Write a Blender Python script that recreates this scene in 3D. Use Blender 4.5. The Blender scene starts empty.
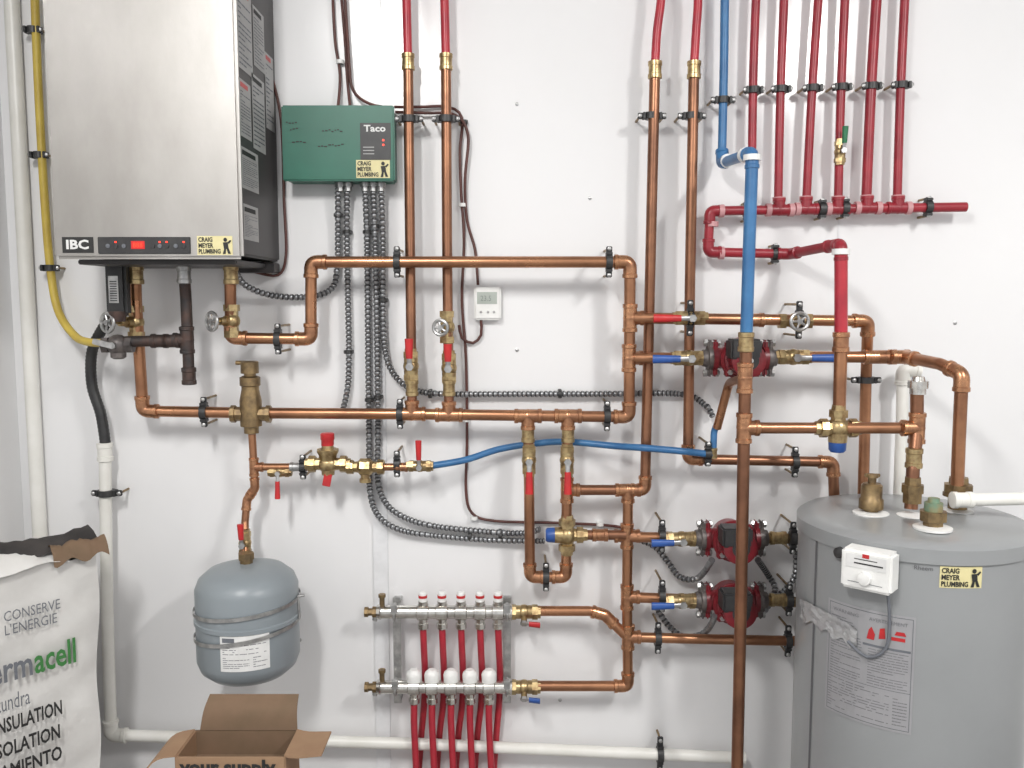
import bpy,bmesh,math,random
from math import radians,sin,cos,pi
from mathutils import Vector,Matrix
random.seed(3)
sc=bpy.context.scene
try:
    sc.view_settings.view_transform='Standard'
except Exception: pass
F=870.0;PIT=radians(5.5);CAM=Vector((0,-2.0,1.55))
FW=Vector((0,cos(PIT),-sin(PIT)));UP=Vector((0,sin(PIT),cos(PIT)));RT=Vector((1,0,0))
def ray(px,py): return FW+RT*((px-512)/F)+UP*((384-py)/F)
def P(px,py,d=0.07):
    r=ray(px,py); return CAM+r*((2.0-d)/r.y)
def W_(p): return p if isinstance(p,Vector) else P(*p)
def ground(px,py,d): q=P(px,py,d);q.z=0.0;return q
def M(px,d): return px*(2.0-d)/F
# ---------------------------------------------------------------- materials
def mat(name,col,rough=.5,metal=0.0,col2=None,scale=20,bump=0,stretch=(1,1,1),lo=.35,hi=.65,spec=.5,coat=0,bscale=None,emis=None,rvar=0):
    m=bpy.data.materials.new(name);m.use_nodes=True
    n=m.node_tree.nodes;l=m.node_tree.links;b=n['Principled BSDF']
    b.inputs['Base Color'].default_value=(*col,1);b.inputs['Roughness'].default_value=rough;b.inputs['Metallic'].default_value=metal
    b.inputs['Specular IOR Level'].default_value=spec
    b.inputs['Coat Weight'].default_value=coat
    if emis:
        b.inputs['Emission Color'].default_value=(*emis[0],1);b.inputs['Emission Strength'].default_value=emis[1]
    tc=n.new('ShaderNodeTexCoord');mp=n.new('ShaderNodeMapping');mp.inputs['Scale'].default_value=stretch
    l.new(tc.outputs['Object'],mp.inputs['Vector'])
    nz=n.new('ShaderNodeTexNoise');nz.inputs['Scale'].default_value=scale;nz.inputs['Detail'].default_value=6;nz.inputs['Roughness'].default_value=.58
    l.new(mp.outputs['Vector'],nz.inputs['Vector'])
    if col2 is None: col2=tuple(c*.88 for c in col)
    cr=n.new('ShaderNodeValToRGB');cr.color_ramp.elements[0].position=lo;cr.color_ramp.elements[1].position=hi
    cr.color_ramp.elements[0].color=(*col,1);cr.color_ramp.elements[1].color=(*col2,1)
    l.new(nz.outputs['Fac'],cr.inputs['Fac']);l.new(cr.outputs['Color'],b.inputs['Base Color'])
    if rvar:
        mr=n.new('ShaderNodeMapRange');mr.inputs['From Min'].default_value=.3;mr.inputs['From Max'].default_value=.7
        mr.inputs['To Min'].default_value=rough;mr.inputs['To Max'].default_value=rough+rvar
        l.new(nz.outputs['Fac'],mr.inputs['Value']);l.new(mr.outputs['Result'],b.inputs['Roughness'])
    if bump:
        bp=n.new('ShaderNodeBump');bp.inputs['Strength'].default_value=bump;bp.inputs['Distance'].default_value=.004
        n2=n.new('ShaderNodeTexNoise');n2.inputs['Scale'].default_value=bscale or scale;n2.inputs['Detail'].default_value=3
        l.new(mp.outputs['Vector'],n2.inputs['Vector'])
        l.new(n2.outputs['Fac'],bp.inputs['Height']);l.new(bp.outputs['Normal'],b.inputs['Normal'])
    return m
COPPER=mat('copper',(.50,.25,.135),.24,.9,(.25,.12,.07),8,lo=.36,hi=.70,rvar=.14)
COPPERD=mat('aged_copper',(.34,.165,.095),.28,.86,(.16,.078,.05),8,lo=.36,hi=.68,rvar=.16)
COPFIT=mat('copper_fitting',(.56,.29,.155),.23,.9,(.28,.135,.08),40,lo=.38,hi=.68,rvar=.14)
BRASS=mat('brass',(.52,.40,.21),.27,.92,(.26,.175,.09),60,lo=.4,hi=.66,rvar=.2)
BRASSD=mat('dull_brass',(.34,.24,.12),.42,.85,(.17,.12,.07),45)
STEEL=mat('galvanised_steel',(.55,.55,.54),.38,.9,(.35,.35,.35),60)
CHROME=mat('nickel_plate',(.75,.74,.70),.2,.95,(.50,.48,.45),40)
STAIN=mat('brushed_stainless',(.49,.475,.455),.32,.96,(.36,.345,.325),3.2,stretch=(1,1,.5),bump=.06,bscale=60,rvar=.16)
BLACK=mat('black_plastic',(.02,.02,.022),.45,0,(.035,.035,.035),30)
IRON=mat('black_iron',(.045,.042,.042),.5,.5,(.09,.055,.045),40,bump=.2)
BOILER=mat('dark_grey_enamel',(.06,.056,.056),.45,.2,(.045,.042,.042),5)
RED=mat('red_pex',(.46,.03,.045),.33,0,(.32,.02,.035),15)
REDD=mat('dark_red_pex',(.33,.022,.035),.36,0,(.23,.015,.025),15)
REDH=mat('red_vinyl',(.55,.025,.025),.38,0,(.42,.02,.025),30)
BLUEH=mat('blue_vinyl',(.03,.10,.36),.4,0,(.02,.07,.26),30)
BLUE=mat('blue_pex',(.045,.17,.36),.38,0,(.03,.12,.28),15)
PUMP=mat('pump_red_paint',(.215,.016,.024),.36,0,(.12,.010,.015),30,bump=.1)
PUMPD=mat('pump_grey_iron',(.17,.15,.14),.45,.5,(.08,.07,.07),50,bump=.2)
WHITE=mat('white_pvc',(.80,.79,.75),.35,0,(.72,.71,.66),10)
WHITEP=mat('white_plastic',(.84,.84,.82),.4)
PINK=mat('pale_pink_ring',(.58,.30,.31),.5)
PAPER=mat('paper',(.74,.74,.73),.6)
INK=mat('ink_black',(.02,.02,.02),.6)
INKG=mat('ink_grey',(.14,.15,.17),.6)
INKL=mat('ink_faded',(.20,.20,.215),.6)
INKGR=mat('ink_green',(.045,.20,.05),.6)
GREEN=mat('green_enamel',(.007,.10,.065),.40,0,(.009,.125,.08),6)
GREENV=mat('green_vinyl',(.02,.16,.07),.4)
YEL=mat('yellow_coated_pipe',(.60,.45,.08),.5,0,(.48,.34,.06),20)
CREAM=mat('cream_sticker',(.70,.63,.34),.5,0,(.64,.57,.30),30)
FLEX=mat('flexible_steel_conduit',(.36,.37,.38),.35,.75,(.25,.26,.27),60)
FLEXD=mat('conduit_groove',(.07,.07,.075),.6,.3)
BROWNW=mat('brown_cable',(.11,.035,.028),.5,0,(.07,.025,.02),20)
GREYT=mat('tank_blue_grey_paint',(.25,.28,.30),.36,0,(.22,.25,.27),4)
HEATER=mat('heater_grey_enamel',(.28,.29,.295),.28,0,(.255,.265,.27),3)
HEATD=mat('heater_seam',(.12,.12,.13),.5)
LABELG=mat('grey_label',(.40,.40,.395),.5,0,(.35,.35,.345),12)
HLAB=mat('heater_label',(.32,.32,.33),.45,0,(.29,.29,.30),12)
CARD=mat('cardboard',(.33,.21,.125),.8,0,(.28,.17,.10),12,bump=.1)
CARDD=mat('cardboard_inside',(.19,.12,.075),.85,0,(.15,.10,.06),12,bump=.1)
SACK=mat('white_sack',(.66,.65,.63),.45,0,(.57,.56,.54),7,bump=1.0,bscale=11)
LCD=mat('lcd_grey',(.42,.46,.42),.3)
LCDI=mat('lcd_digit_grey',(.24,.27,.25),.4)
LEDR=mat('red_led',(.8,.02,.01),.4,emis=((1,.05,.02),2.0))
LEDA=mat('red_led_dim',(.35,.01,.01),.4,emis=((1,.03,.02),.35))
PLAST=mat('clear_wrap',(.42,.42,.42),.14,.1,(.32,.32,.33),30,bump=.8,bscale=50)
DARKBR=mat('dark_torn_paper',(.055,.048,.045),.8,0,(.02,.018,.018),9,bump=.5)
WALL=mat('glossy_white_panel',(.80,.798,.802),.15,0,(.775,.774,.78),1.1,bump=.05,bscale=2.5,spec=.6,rvar=.07)
FLOOR=mat('concrete_floor',(.32,.31,.30),.8,0,(.25,.24,.23),5,bump=.2)
CEIL=mat('ceiling_paint',(.75,.75,.75),.8)
TRIM=mat('panel_trim',(.78,.785,.80),.16)
VERD=mat('verdigris',(.16,.28,.20),.6,.3,(.30,.24,.12),40)
# ---------------------------------------------------------------- geometry
class G:
    def __init__(s): s.bm=bmesh.new(); s.mats=[]
    def mi(s,m):
        if m not in s.mats: s.mats.append(m)
        return s.mats.index(m)
    def rings(s,rs,m,cap=True,alt=None):
        k=s.mi(m);k2=s.mi(alt) if alt else k;V=[[s.bm.verts.new(c) for c in r] for r in rs];n=len(rs[0])
        for q,(a,b) in enumerate(zip(V[:-1],V[1:])):
            for i in range(n):
                f=s.bm.faces.new((a[i],a[(i+1)%n],b[(i+1)%n],b[i]));f.material_index=k2 if q%3==2 else k
        if cap:
            for r in (V[0],V[-1]):
                f=s.bm.faces.new(r);f.material_index=k
    def sweep(s,pts,rad,m,seg=12,cap=True,alt=None):
        if not isinstance(rad,(list,tuple)): rad=[rad]*len(pts)
        n=len(pts);T=[]
        for i in range(n):
            t=(pts[min(i+1,n-1)]-pts[max(i-1,0)]);T.append(t.normalized())
        up=Vector((0,1,0)) if abs(T[0].y)<.9 else Vector((1,0,0))
        x=T[0].cross(up).normalized();rs=[]
        for i in range(n):
            x=(x-T[i]*x.dot(T[i])).normalized();y=T[i].cross(x)
            rs.append([pts[i]+(x*cos(2*pi*j/seg)+y*sin(2*pi*j/seg))*rad[i] for j in range(seg)])
        s.rings(rs,m,cap,alt)
    def tube(s,pts,r,m,seg=12,bend=None,cap=True):
        bend=bend or r*2;out=[pts[0]]
        for i in range(1,len(pts)-1):
            a=(pts[i-1]-pts[i]);b=(pts[i+1]-pts[i]);la,lb=a.length,b.length;a.normalize();b.normalize()
            ang=a.angle(b)
            if ang>pi-.03: out.append(pts[i]);continue
            t=min(bend/math.tan(ang/2),la*.45,lb*.45)
            p0=pts[i]+a*t;p2=pts[i]+b*t
            for k in range(7):
                u=k/6;out.append(p0*(1-u)**2+pts[i]*2*u*(1-u)+p2*u*u)
        out.append(pts[-1]);s.sweep(out,r,m,seg,cap)
    def lathe(s,p,d,prof,m,seg=24,rot=0):
        d=d.normalized();up=Vector((0,0,1)) if abs(d.z)<.9 else Vector((1,0,0))
        x=d.cross(up).normalized();y=d.cross(x);rs=[]
        for h,r in prof:
            rs.append([p+d*h+(x*cos(2*pi*j/seg+rot)+y*sin(2*pi*j/seg+rot))*max(r,.0002) for j in range(seg)])
        s.rings(rs,m)
    def cyl(s,a,b,r,m,seg=20,r2=None):
        s.lathe(a,b-a,[(0,r),((b-a).length,r if r2 is None else r2)],m,seg)
    def box(s,c,size,m,bev=0,rot=None):
        t=bmesh.new();bmesh.ops.create_cube(t,size=1)
        for v in t.verts: v.co=Vector((v.co.x*size[0],v.co.y*size[1],v.co.z*size[2]))
        if bev: bmesh.ops.bevel(t,geom=t.edges[:],offset=bev,segments=2,affect='EDGES')
        k=s.mi(m);mp={}
        for v in t.verts:
            co=v.co.copy()
            if rot: co=rot@co
            mp[v]=s.bm.verts.new(co+c)
        for f in t.faces:
            nf=s.bm.faces.new([mp[v] for v in f.verts]);nf.material_index=k
        t.free()
    def ball(s,c,r,m,sc=(1,1,1),seg=16):
        rs=[]
        for i in range(9):
            a=-pi/2+pi*i/8;rr=max(cos(a),.01)
            rs.append([c+Vector((cos(2*pi*j/seg)*rr*r*sc[0],sin(2*pi*j/seg)*rr*r*sc[1],sin(a)*r*sc[2])) for j in range(seg)])
        s.rings(rs,m)
    def torus(s,c,ax,R,r,m,seg=24,k=8):
        ax=ax.normalized();up=Vector((0,0,1)) if abs(ax.z)<.9 else Vector((1,0,0))
        x=ax.cross(up).normalized();y=ax.cross(x);rs=[]
        for i in range(seg+1):
            a=2*pi*i/seg;e=x*cos(a)+y*sin(a)
            rs.append([c+e*(R+r*cos(2*pi*j/k))+ax*(r*sin(2*pi*j/k)) for j in range(k)])
        s.rings(rs,m,cap=False)
    def patch(s,f,u0,u1,v0,v1,m,o=.0007,n=1):
        k=s.mi(m)
        for i in range(n):
            a=u0+(u1-u0)*i/n;b=u0+(u1-u0)*(i+1)/n
            fc=s.bm.faces.new([s.bm.verts.new(f(x,y,o)) for x,y in((a,v0),(b,v0),(b,v1),(a,v1))]);fc.material_index=k
    def poly(s,pts,m):
        f=s.bm.faces.new([s.bm.verts.new(p) for p in pts]);f.material_index=s.mi(m)
WL={}
def props(o,label,cat,group):
    if label:o['label']=label
    if cat:o['category']=cat
    if group:o['group']=group
def mk(name,g,parent=None,label=None,cat=None,group=None,kind=None,ang=38,fixn=True):
    if fixn: bmesh.ops.recalc_face_normals(g.bm,faces=g.bm.faces[:])
    me=bpy.data.meshes.new(name);g.bm.to_mesh(me);g.bm.free()
    cs=[v.co for v in me.vertices]
    lo=Vector([min(c[i] for c in cs) for i in range(3)]);hi=Vector([max(c[i] for c in cs) for i in range(3)]);c=(lo+hi)/2
    for v in me.vertices: v.co-=c
    for m in g.mats: me.materials.append(m)
    for p in me.polygons: p.use_smooth=True
    me.set_sharp_from_angle(angle=radians(ang))
    o=bpy.data.objects.new(name,me);sc.collection.objects.link(o)
    if parent: o.parent=parent;o.location=c-WL[parent]
    else: o.location=c
    WL[o]=c;props(o,label,cat,group)
    if kind:o['kind']=kind
    return o
def thing(name,label,cat,loc,group=None):
    o=bpy.data.objects.new(name,None);o.empty_display_size=.03;sc.collection.objects.link(o);o.location=loc;WL[o]=Vector(loc)
    props(o,label,cat,group);return o
def pmap(org,U,N):
    U=U.normalized();N=N.normalized();Vv=Vector((0,0,1))
    return lambda u,v,o=0.0: org+U*u+Vv*v+N*o
def textg(s,f,u0,v0,h,m,w=None,right=False,bold=.0,o=.0016,center=False):
    cu=bpy.data.curves.new('t','FONT');cu.body=s;cu.offset=bold;cu.resolution_u=2
    ob=bpy.data.objects.new('t',cu);sc.collection.objects.link(ob);bpy.context.view_layer.update()
    me=bpy.data.meshes.new_from_object(ob.evaluated_get(bpy.context.evaluated_depsgraph_get()))
    bpy.data.objects.remove(ob);bpy.data.curves.remove(cu)
    xs=[v.co.x for v in me.vertices];y1=.70
    sy=h/y1;sx=sy if w is None else w/(max(xs)-min(xs));x0=min(xs)
    W=(max(xs)-x0)*sx
    if right:u0-=W
    if center:u0-=W/2
    g=G();g.mi(m);vs=[g.bm.verts.new(f(u0+(v.co.x-x0)*sx,v0+v.co.y*sy,o)) for v in me.vertices]
    for p in me.polygons:
        try:g.bm.faces.new([vs[i] for i in p.vertices])
        except Exception: pass
    bpy.data.meshes.remove(me)
    return g
def text(s,f,u0,v0,h,m,parent,name='lettering',**k):
    return mk(name,textg(s,f,u0,v0,h,m,**k),parent,fixn=False)
def catmull(pts,step=.012):
    out=[];n=len(pts)
    for i in range(n-1):
        p0=pts[max(i-1,0)];p1=pts[i];p2=pts[i+1];p3=pts[min(i+2,n-1)]
        k=max(2,int((p2-p1).length/step))
        for j in range(k):
            t=j/k
            out.append(.5*((2*p1)+(p2-p0)*t+(2*p0-5*p1+4*p2-p3)*t*t+(3*p1-p0-3*p2+p3)*t**3))
    out.append(pts[-1]);return out
X=Vector((1,0,0));Y=Vector((0,1,0));Z=Vector((0,0,1))
D={'L':-X,'R':X,'U':Z,'D':-Z,'F':-Y,'B':Y}
R0=.0118
def elbow(g,c,a,b,r,m):
    L=2.5*r
    g.tube([c+a*L,c,c+b*L],r*1.2,m,14,bend=r*1.5)
    for e in(a,b): g.lathe(c+e*(L-.5*r),e,[(0,r*1.2),(.1*r,r*1.32),(.7*r,r*1.32),(.8*r,r*1.05)],m,16)
def teeg(g,c,dirs,r,m):
    g.ball(c,r*1.25,m)
    for e in dirs:
        e=D[e] if isinstance(e,str) else e
        g.lathe(c,e,[(0,r*1.2),(1.7*r,r*1.2),(1.8*r,r*1.32),(2.4*r,r*1.32),(2.5*r,r*1.05)],m,16)
def run(pts,label,r=R0,m=None,name='copper_pipe',cat='pipe',tees=(),coups=(),elb=True,bend=None,group=None,fm=None,rings=(),ringm=None):
    m=m or COPPER;fm=fm or COPFIT
    w=[W_(p) for p in pts];g=G();g.tube(w,r,m,14,bend=bend);o=mk(name,g,label=label,cat=cat,group=group)
    if elb:
        for i in range(1,len(w)-1):
            a=(w[i-1]-w[i]).normalized();b=(w[i+1]-w[i]).normalized()
            if a.angle(b)<radians(155):
                g=G();elbow(g,w[i],a,b,r,fm);mk('elbow_fitting',g,o)
    for t in tees:
        g=G();teeg(g,P(*t[:3]),t[3],r,fm);mk('tee_fitting',g,o)
    for t in coups:
        c=P(*t[:3]);e=D[t[3]];mm=t[4] if len(t)>4 else fm
        g=G();g.lathe(c-e*r*1.6,e,[(0,r*1.05),(.1*r,r*1.3),(.8*r,r*1.3),(.9*r,r*1.18),(2.3*r,r*1.18),(2.4*r,r*1.3),(3.1*r,r*1.3),(3.2*r,r*1.05)],mm,16);mk('coupling_fitting',g,o)
    for t in rings:
        q=P(*t[:3]);e=D[t[3]] if isinstance(t[3],str) else t[3];g=G();g.lathe(q-e*.005,e,[(0,r*1.3),(0,r*1.36),(.011,r*1.36),(.011,r*1.3)],ringm or PINK,16);mk('crimp_ring',g,o,label='pale plastic expansion ring')
    return o
def cable(pts,label,r,m,name='cable',cat='cable',ribs=False,group=None):
    w=[P(*p) for p in pts]
    if ribs:
        c=catmull(w,.0034);rad=[r*(.74 if i%3==2 else 1.12) for i in range(len(c))]
        g=G();g.sweep(c,rad,m,10,alt=FLEXD)
    else:
        g=G();g.sweep(catmull(w),r,m,10)
    return mk(name,g,label=label,cat=cat,group=group,ang=80 if not ribs else 60)
def clamp(px,py,d,ax='v',r=R0,arm=.022,group='black pipe clamps'):
    c=P(px,py,d);e=Z if ax=='v' else X;s=X if ax=='v' else Z
    g=G();g.lathe(c-e*.007,e,[(0,r*1.05),(0,r*1.38),(.014,r*1.38),(.014,r*1.05)],BLACK,20)
    for k in(-1,1):
        q=c+s*k*(r+arm/2-.001)
        sz=(arm,.008,.013) if ax=='v' else (.013,.008,arm)
        g.box(q,sz,BLACK,.0015)
        g.box(c+s*k*(r+.006),(.006,.02,.014) if ax=='v' else (.014,.02,.006),BLACK,.001)
    o=mk('pipe_clamp',g,label='black two-screw clamp holding a pipe off the wall',cat='pipe clamp',group=group)
    for k in(-1,1):
        q=c+s*k*(r+arm*.72)
        g=G();g.cyl(q-Y*.006,Vector((q.x,-.0002,q.z)),.0028,BRASSD,8);g.lathe(q-Y*.004,-Y,[(0,.0045),(.003,.0045),(.0045,.002)],STEEL,10);mk('screw',g,o)
    return o
def ball_valve(px,py,d,ax,h,L,hm,r=R0,stem=None,colour='red',extra=''):
    c=P(px,py,d);e=D[ax];st=stem or -Y;hd=D[h] if isinstance(h,str) else h
    g=G();g.ball(c,r*1.5,BRASS)
    for k in(-1,1):
        g.lathe(c+e*k*r*.8,e*k,[(0,r*1.35),(r*1.1,r*1.3)],BRASS,16)
        g.lathe(c+e*k*r*1.6,e*k,[(0,r*1.5),(r*1.1,r*1.5),(r*1.15,r*1.25),(r*1.7,r*1.25)],BRASS,6)
    g.cyl(c,c+st*r*2.5,r*.6,BRASS,12)
    o=mk('ball_valve',g,label='brass ball valve with a %s lever handle%s'%(colour,extra),cat='valve',group='brass ball valves')
    hb=c+st*r*2.5
    g=G();g.cyl(hb-st*.002,hb+st*.004,r*.75,STEEL,6)
    side=st.cross(hd)
    def bar(a,b,w1,w2,t,m):
        rs=[]
        for q,w in((a,w1),(a+(b-a)*.5,(w1+w2)/2),(b,w2)):
            rs.append([q+side*w*cos(2*pi*j/12)+st*t*sin(2*pi*j/12) for j in range(12)])
        g.rings(rs,m)
    bar(hb,hb+hd*L*.4+st*.004,r*.55,r*.4,.0022,STEEL)
    bar(hb+hd*L*.3+st*.003,hb+hd*L+st*.006,r*.62,r*.78,.0055,hm)
    mk('lever_handle',g,o,label=colour+' vinyl-covered lever');return o
def gate_valve(px,py,d,ax,stem,sl=.05,R=.021,r=R0,body=None):
    c=P(px,py,d);e=D[ax];st=stem.normalized();body=body or BRASS
    g=G();g.ball(c,r*1.5,body)
    for k in(-1,1): g.lathe(c+e*k*r,e*k,[(0,r*1.2),(r*.8,r*1.2),(r*.8,r*1.5),(r*2,r*1.5)],body,6)
    g.lathe(c,st,[(0,r*1.1),(sl*.35,r*1.0),(sl*.35,r*.8),(sl*.6,r*.7),(sl*.6,r*.3),(sl,r*.3)],body,12)
    o=mk('gate_valve',g,label='brass gate valve with a round spoked handwheel',cat='valve',group='gate valves')
    h=c+st*sl;g=G();g.torus(h,st,R,.0038,STEEL);g.cyl(h-st*.004,h+st*.005,.006,STEEL,10)
    up=Z if abs(st.z)<.9 else X;x=st.cross(up).normalized();y=st.cross(x)
    for i in range(5):
        a=2*pi*i/5;q=x*cos(a)+y*sin(a);g.cyl(h,h+q*R,.0026,STEEL,8)
    mk('handwheel',g,o,label='silver five-spoke handwheel');return o
# ---------------------------------------------------------------- room
def wallbox(name,c,s,m):
    g=G();g.box(Vector(c),s,m);mk(name,g,kind='structure')
XL=-1.145;XR=2.3
wallbox('wall_back',((XL+XR)/2,.05,1.35),(XR-XL,.1,2.7),WALL)
wallbox('wall_left',(XL-.05,-1.95,1.35),(.1,4.1,2.7),WALL)
wallbox('wall_right',(XR+.05,-1.95,1.35),(.1,4.1,2.7),WALL)
wallbox('floor',((XL+XR)/2,-1.95,-.05),(XR-XL+.2,4.1,.1),FLOOR)
wallbox('ceiling',((XL+XR)/2,-1.95,2.75),(XR-XL+.2,4.1,.1),CEIL)
def trim(n,px,w,th=.004):
    x=P(px,300,0).x;g=G();g.box(Vector((x,-th/2,1.35)),(w,th,2.7),TRIM,.001);mk(n,g,kind='structure')
trim('trim_1',377,.035);trim('trim_2',836,.004,.0015)
g=G();x=P(27,300,.02).x;g.cyl(Vector((x,-.018,0)),Vector((x,-.018,2.7)),.016,WHITE)
mk('conduit_pipe',g,label='white plastic conduit standing vertically in the wall corner',cat='pipe')
for px,py in((590,198),(955,323),(517,350),(517,104),(88,10),(300,640),(560,700)):
    c=P(px,py,0);g=G();g.lathe(c,-Y,[(0,.0045),(.0015,.0042),(.0025,.0015)],STEEL,10)
    mk('wall_screw',g,label='small steel screw head in the white wall panel',cat='screw',group='wall panel screws')
# ---------------------------------------------------------------- sticker
def sticker(f,u0,v0,w,h,parent):
    g=G();g.patch(f,u0,u0+w,v0,v0+h,CREAM,.0008,3);mk('plumber_sticker',g,parent,label='cream sticker with black lettering',fixn=False)
    for i,(t,ww) in enumerate((('CRAIG',.40),('MEYER',.42),('PLUMBING',.62))):
        text(t,f,u0+w*.04,v0+h*(.70-.31*i),h*.23,INK,parent,w=w*ww,bold=.03,name='sticker_lettering')
    g=G();k=g.mi(INK)
    def pl(pts):
        fc=g.bm.faces.new([g.bm.verts.new(f(u0+w*a,v0+h*b,.0016)) for a,b in pts]);fc.material_index=k
    pl([(.80+.055*cos(2*pi*i/10),.80+.11*sin(2*pi*i/10)) for i in range(10)])
    pl([(.73,.66),(.87,.68),(.89,.34),(.76,.30)]);pl([(.76,.31),(.82,.32),(.80,.05),(.72,.05)]);pl([(.83,.33),(.89,.35),(.95,.06),(.87,.06)]);pl([(.86,.66),(.90,.58),(.97,.74),(.94,.80)])
    mk('sticker_emblem',g,parent,fixn=False)
# ---------------------------------------------------------------- boiler
xl=P(48,130,.3).x;xr=P(243,262,.3).x;zb=P(150,259,.3).z;zt=2.34
B=thing('wall_boiler','wall-hung gas boiler with brushed stainless front and dark sides','boiler',(( xl+xr)/2,-.15,zb))
g=G();g.box(Vector(((xl+xr)/2-.002,-.142,(zb+zt)/2+.004)),(xr-xl-.012,.284,zt-zb-.008),BOILER,.004);mk('cabinet_body',g,B,label='dark grey sheet-metal cabinet')
g=G();g.box(Vector(((xl+xr)/2,-.293,(zb+zt)/2)),(xr-xl,.016,zt-zb),STAIN,.006)
fp=mk('front_panel',g,B,label='brushed stainless steel front panel')
ff=pmap(Vector((0,-.301,0)),X,-Y)
def fpx(px,py,d=.301): q=P(px,py,d);return q.x,q.z
g=G();u0,v1=fpx(62,237);u1,v0=fpx(94,253);g.patch(ff,u0,u1,v0,v1,INK);mk('badge',g,fp,fixn=False)
text('IBC',ff,u0+.008,v0+.008,(v1-v0)*.55,PAPER,fp,w=(u1-u0)*.72,bold=.035,name='badge_lettering')
u0,v1=fpx(98,237);u1,v0=fpx(191,254);g=G();g.box(Vector(((u0+u1)/2,-.302,(v0+v1)/2)),(u1-u0,.004,v1-v0),BLACK,.001);mk('control_display',g,fp)
fd=pmap(Vector((0,-.304,0)),X,-Y)
q0,q1=fpx(131,241,.304);q2,q3=fpx(145,249,.304);g=G();g.patch(fd,q0,q2,q3,q1,LEDA,.0006);mk('led_readout',g,fp,fixn=False)
text('888',fd,q0+.004,q3+.003,q1-q3-.006,LEDR,fp,w=q2-q0-.008,name='readout_digits')
for i,px in enumerate((108,116,124,153,160,167,176,184)):
    a,b=fpx(px,246,.304);g=G();g.lathe(Vector((a,-.304,b)),-Y,[(0,.0042),(.002,.004),(.0022,.002)],BLACK if i%2 else INKG,12)
    mk('push_button',g,fp)
    if px in(116,160,167,184):
        g=G();g.patch(fd,a-.0018,a+.0018,b+.006,b+.009,LEDR,.001);mk('indicator_light',g,fp,fixn=False)
u0,v1=fpx(197,236);u1,v0=fpx(233,255);sticker(ff,u0,v0,u1-u0,v1-v0,fp)
fs=lambda u,v,o=0.0: Vector((xr-.008+o,-.284+u,v))
def lines(g,f,u0,u1,v0,v1,n,m,o=.0013,t=.32):
    h=(v1-v0)/n
    for i in range(n):
        a=u0
        while a<u1:
            b=min(a+random.uniform(.08,.35)*(u1-u0),u1);g.patch(f,a,b-(u1-u0)*.025,v0+h*i+h*.3,v0+h*i+h*(.3+t),m,o);a=b
            if random.random()<.12:break
for(ua,ub,za,zc,rd)in((.015,.11,2.0,2.16,1),(.12,.2,2.03,2.15,0),(.015,.09,1.87,1.98,1),(.10,.19,1.86,2.01,0),(.015,.13,1.77,1.85,0),(.20,.265,1.92,2.08,1),(.02,.12,1.67,1.74,0)):
    g=G();g.patch(fs,ua,ub,za,zc,LABELG,.0008);lines(g,fs,ua+.006,ub-.006,za+.006,zc-.02,14,INKG);g.patch(fs,ua+.006,ub-.02,zc-.015,zc-.006,REDH if rd else INK,.0014);mk('rating_label',g,B,label='printed white paper label on the cabinet side',fixn=False)
g=G();g.box(Vector(((xl+xr)/2,-.15,zb-.004)),(xr-xl-.05,.22,.010),BOILER,.002);mk('bottom_plate',g,B)
g=G();q=P(258,268,.03);g.box(q,(.085,.05,.022),BOILER,.002);mk('wall_bracket',g,B)
# ---------------------------------------------------------------- controller box (green)
d=.07
a=P(282,107,d);b=P(394,181,d)
C=thing('zone_controller','green metal zone valve control box mounted on white wall','control box',((a.x+b.x)/2,-.03,b.z))
g=G();g.box(Vector(((a.x+b.x)/2,-.0345,(a.z+b.z)/2)),(b.x-a.x-.004,.069,a.z-b.z-.003),GREEN,.004);cb=mk('enclosure',g,C)
g=G();g.box(Vector(((a.x+b.x)/2,-.066,(a.z+b.z)/2+.002)),(b.x-a.x+.004,.010,a.z-b.z+.004),GREEN,.003);cv=mk('front_cover',g,C)
fc=pmap(Vector((0,-.071,0)),X,-Y)
u0,v1=fpx(360,123,.071);u1,v0=fpx(391,160,.071);g=G();g.box(Vector(((u0+u1)/2,-.0712,(v0+v1)/2)),(u1-u0,.002,v1-v0),BLACK,.0005);mk('nameplate',g,cv,label='black logo panel')
text('Taco',fc,u0+.008,v1-.018,.0135,PAPER,cv,w=(u1-u0)*.72,bold=.03,name='nameplate_lettering')
g=G()
for i in range(3):g.patch(fc,u0+.006,u0+.03,v0+.012+.007*i,v0+.014+.007*i,LABELG,.0016)
g.patch(fc,u0+.048,u0+.052,v0+.040,v0+.044,LEDR,.0016);g.patch(fc,u0+.048,u0+.052,v0+.030,v0+.034,LEDR,.0016);mk('indicator_light',g,cv,fixn=False)
g=G()
for px,py,w in((286,123,10),(290,130,8),(322,131,20),(292,142,12),(318,146,26)):
    k=px
    while k<px+w:
        q,z=fpx(k,py+random.uniform(-1.2,1.2),.071);ww=random.uniform(1.5,3);g.patch(fc,q,q+M(ww,.07),z,z+.0024,INK,.001);k+=ww+1
mk('pencil_marking',g,cv,fixn=False)
u0,v1=fpx(356,160,.072);u1,v0=fpx(390,178,.072);sticker(fc,u0,v0,u1-u0,v1-v0,cv)
for px in(340,348,365,373,381):
    g=G();q=P(px,184,.035);g.lathe(q+Z*.008,-Z,[(0,.009),(.006,.009),(.006,.0115),(.014,.0115),(.014,.008),(.024,.008)],STEEL,12)
    mk('cable_connector',g,C,label='steel conduit connector')
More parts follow.
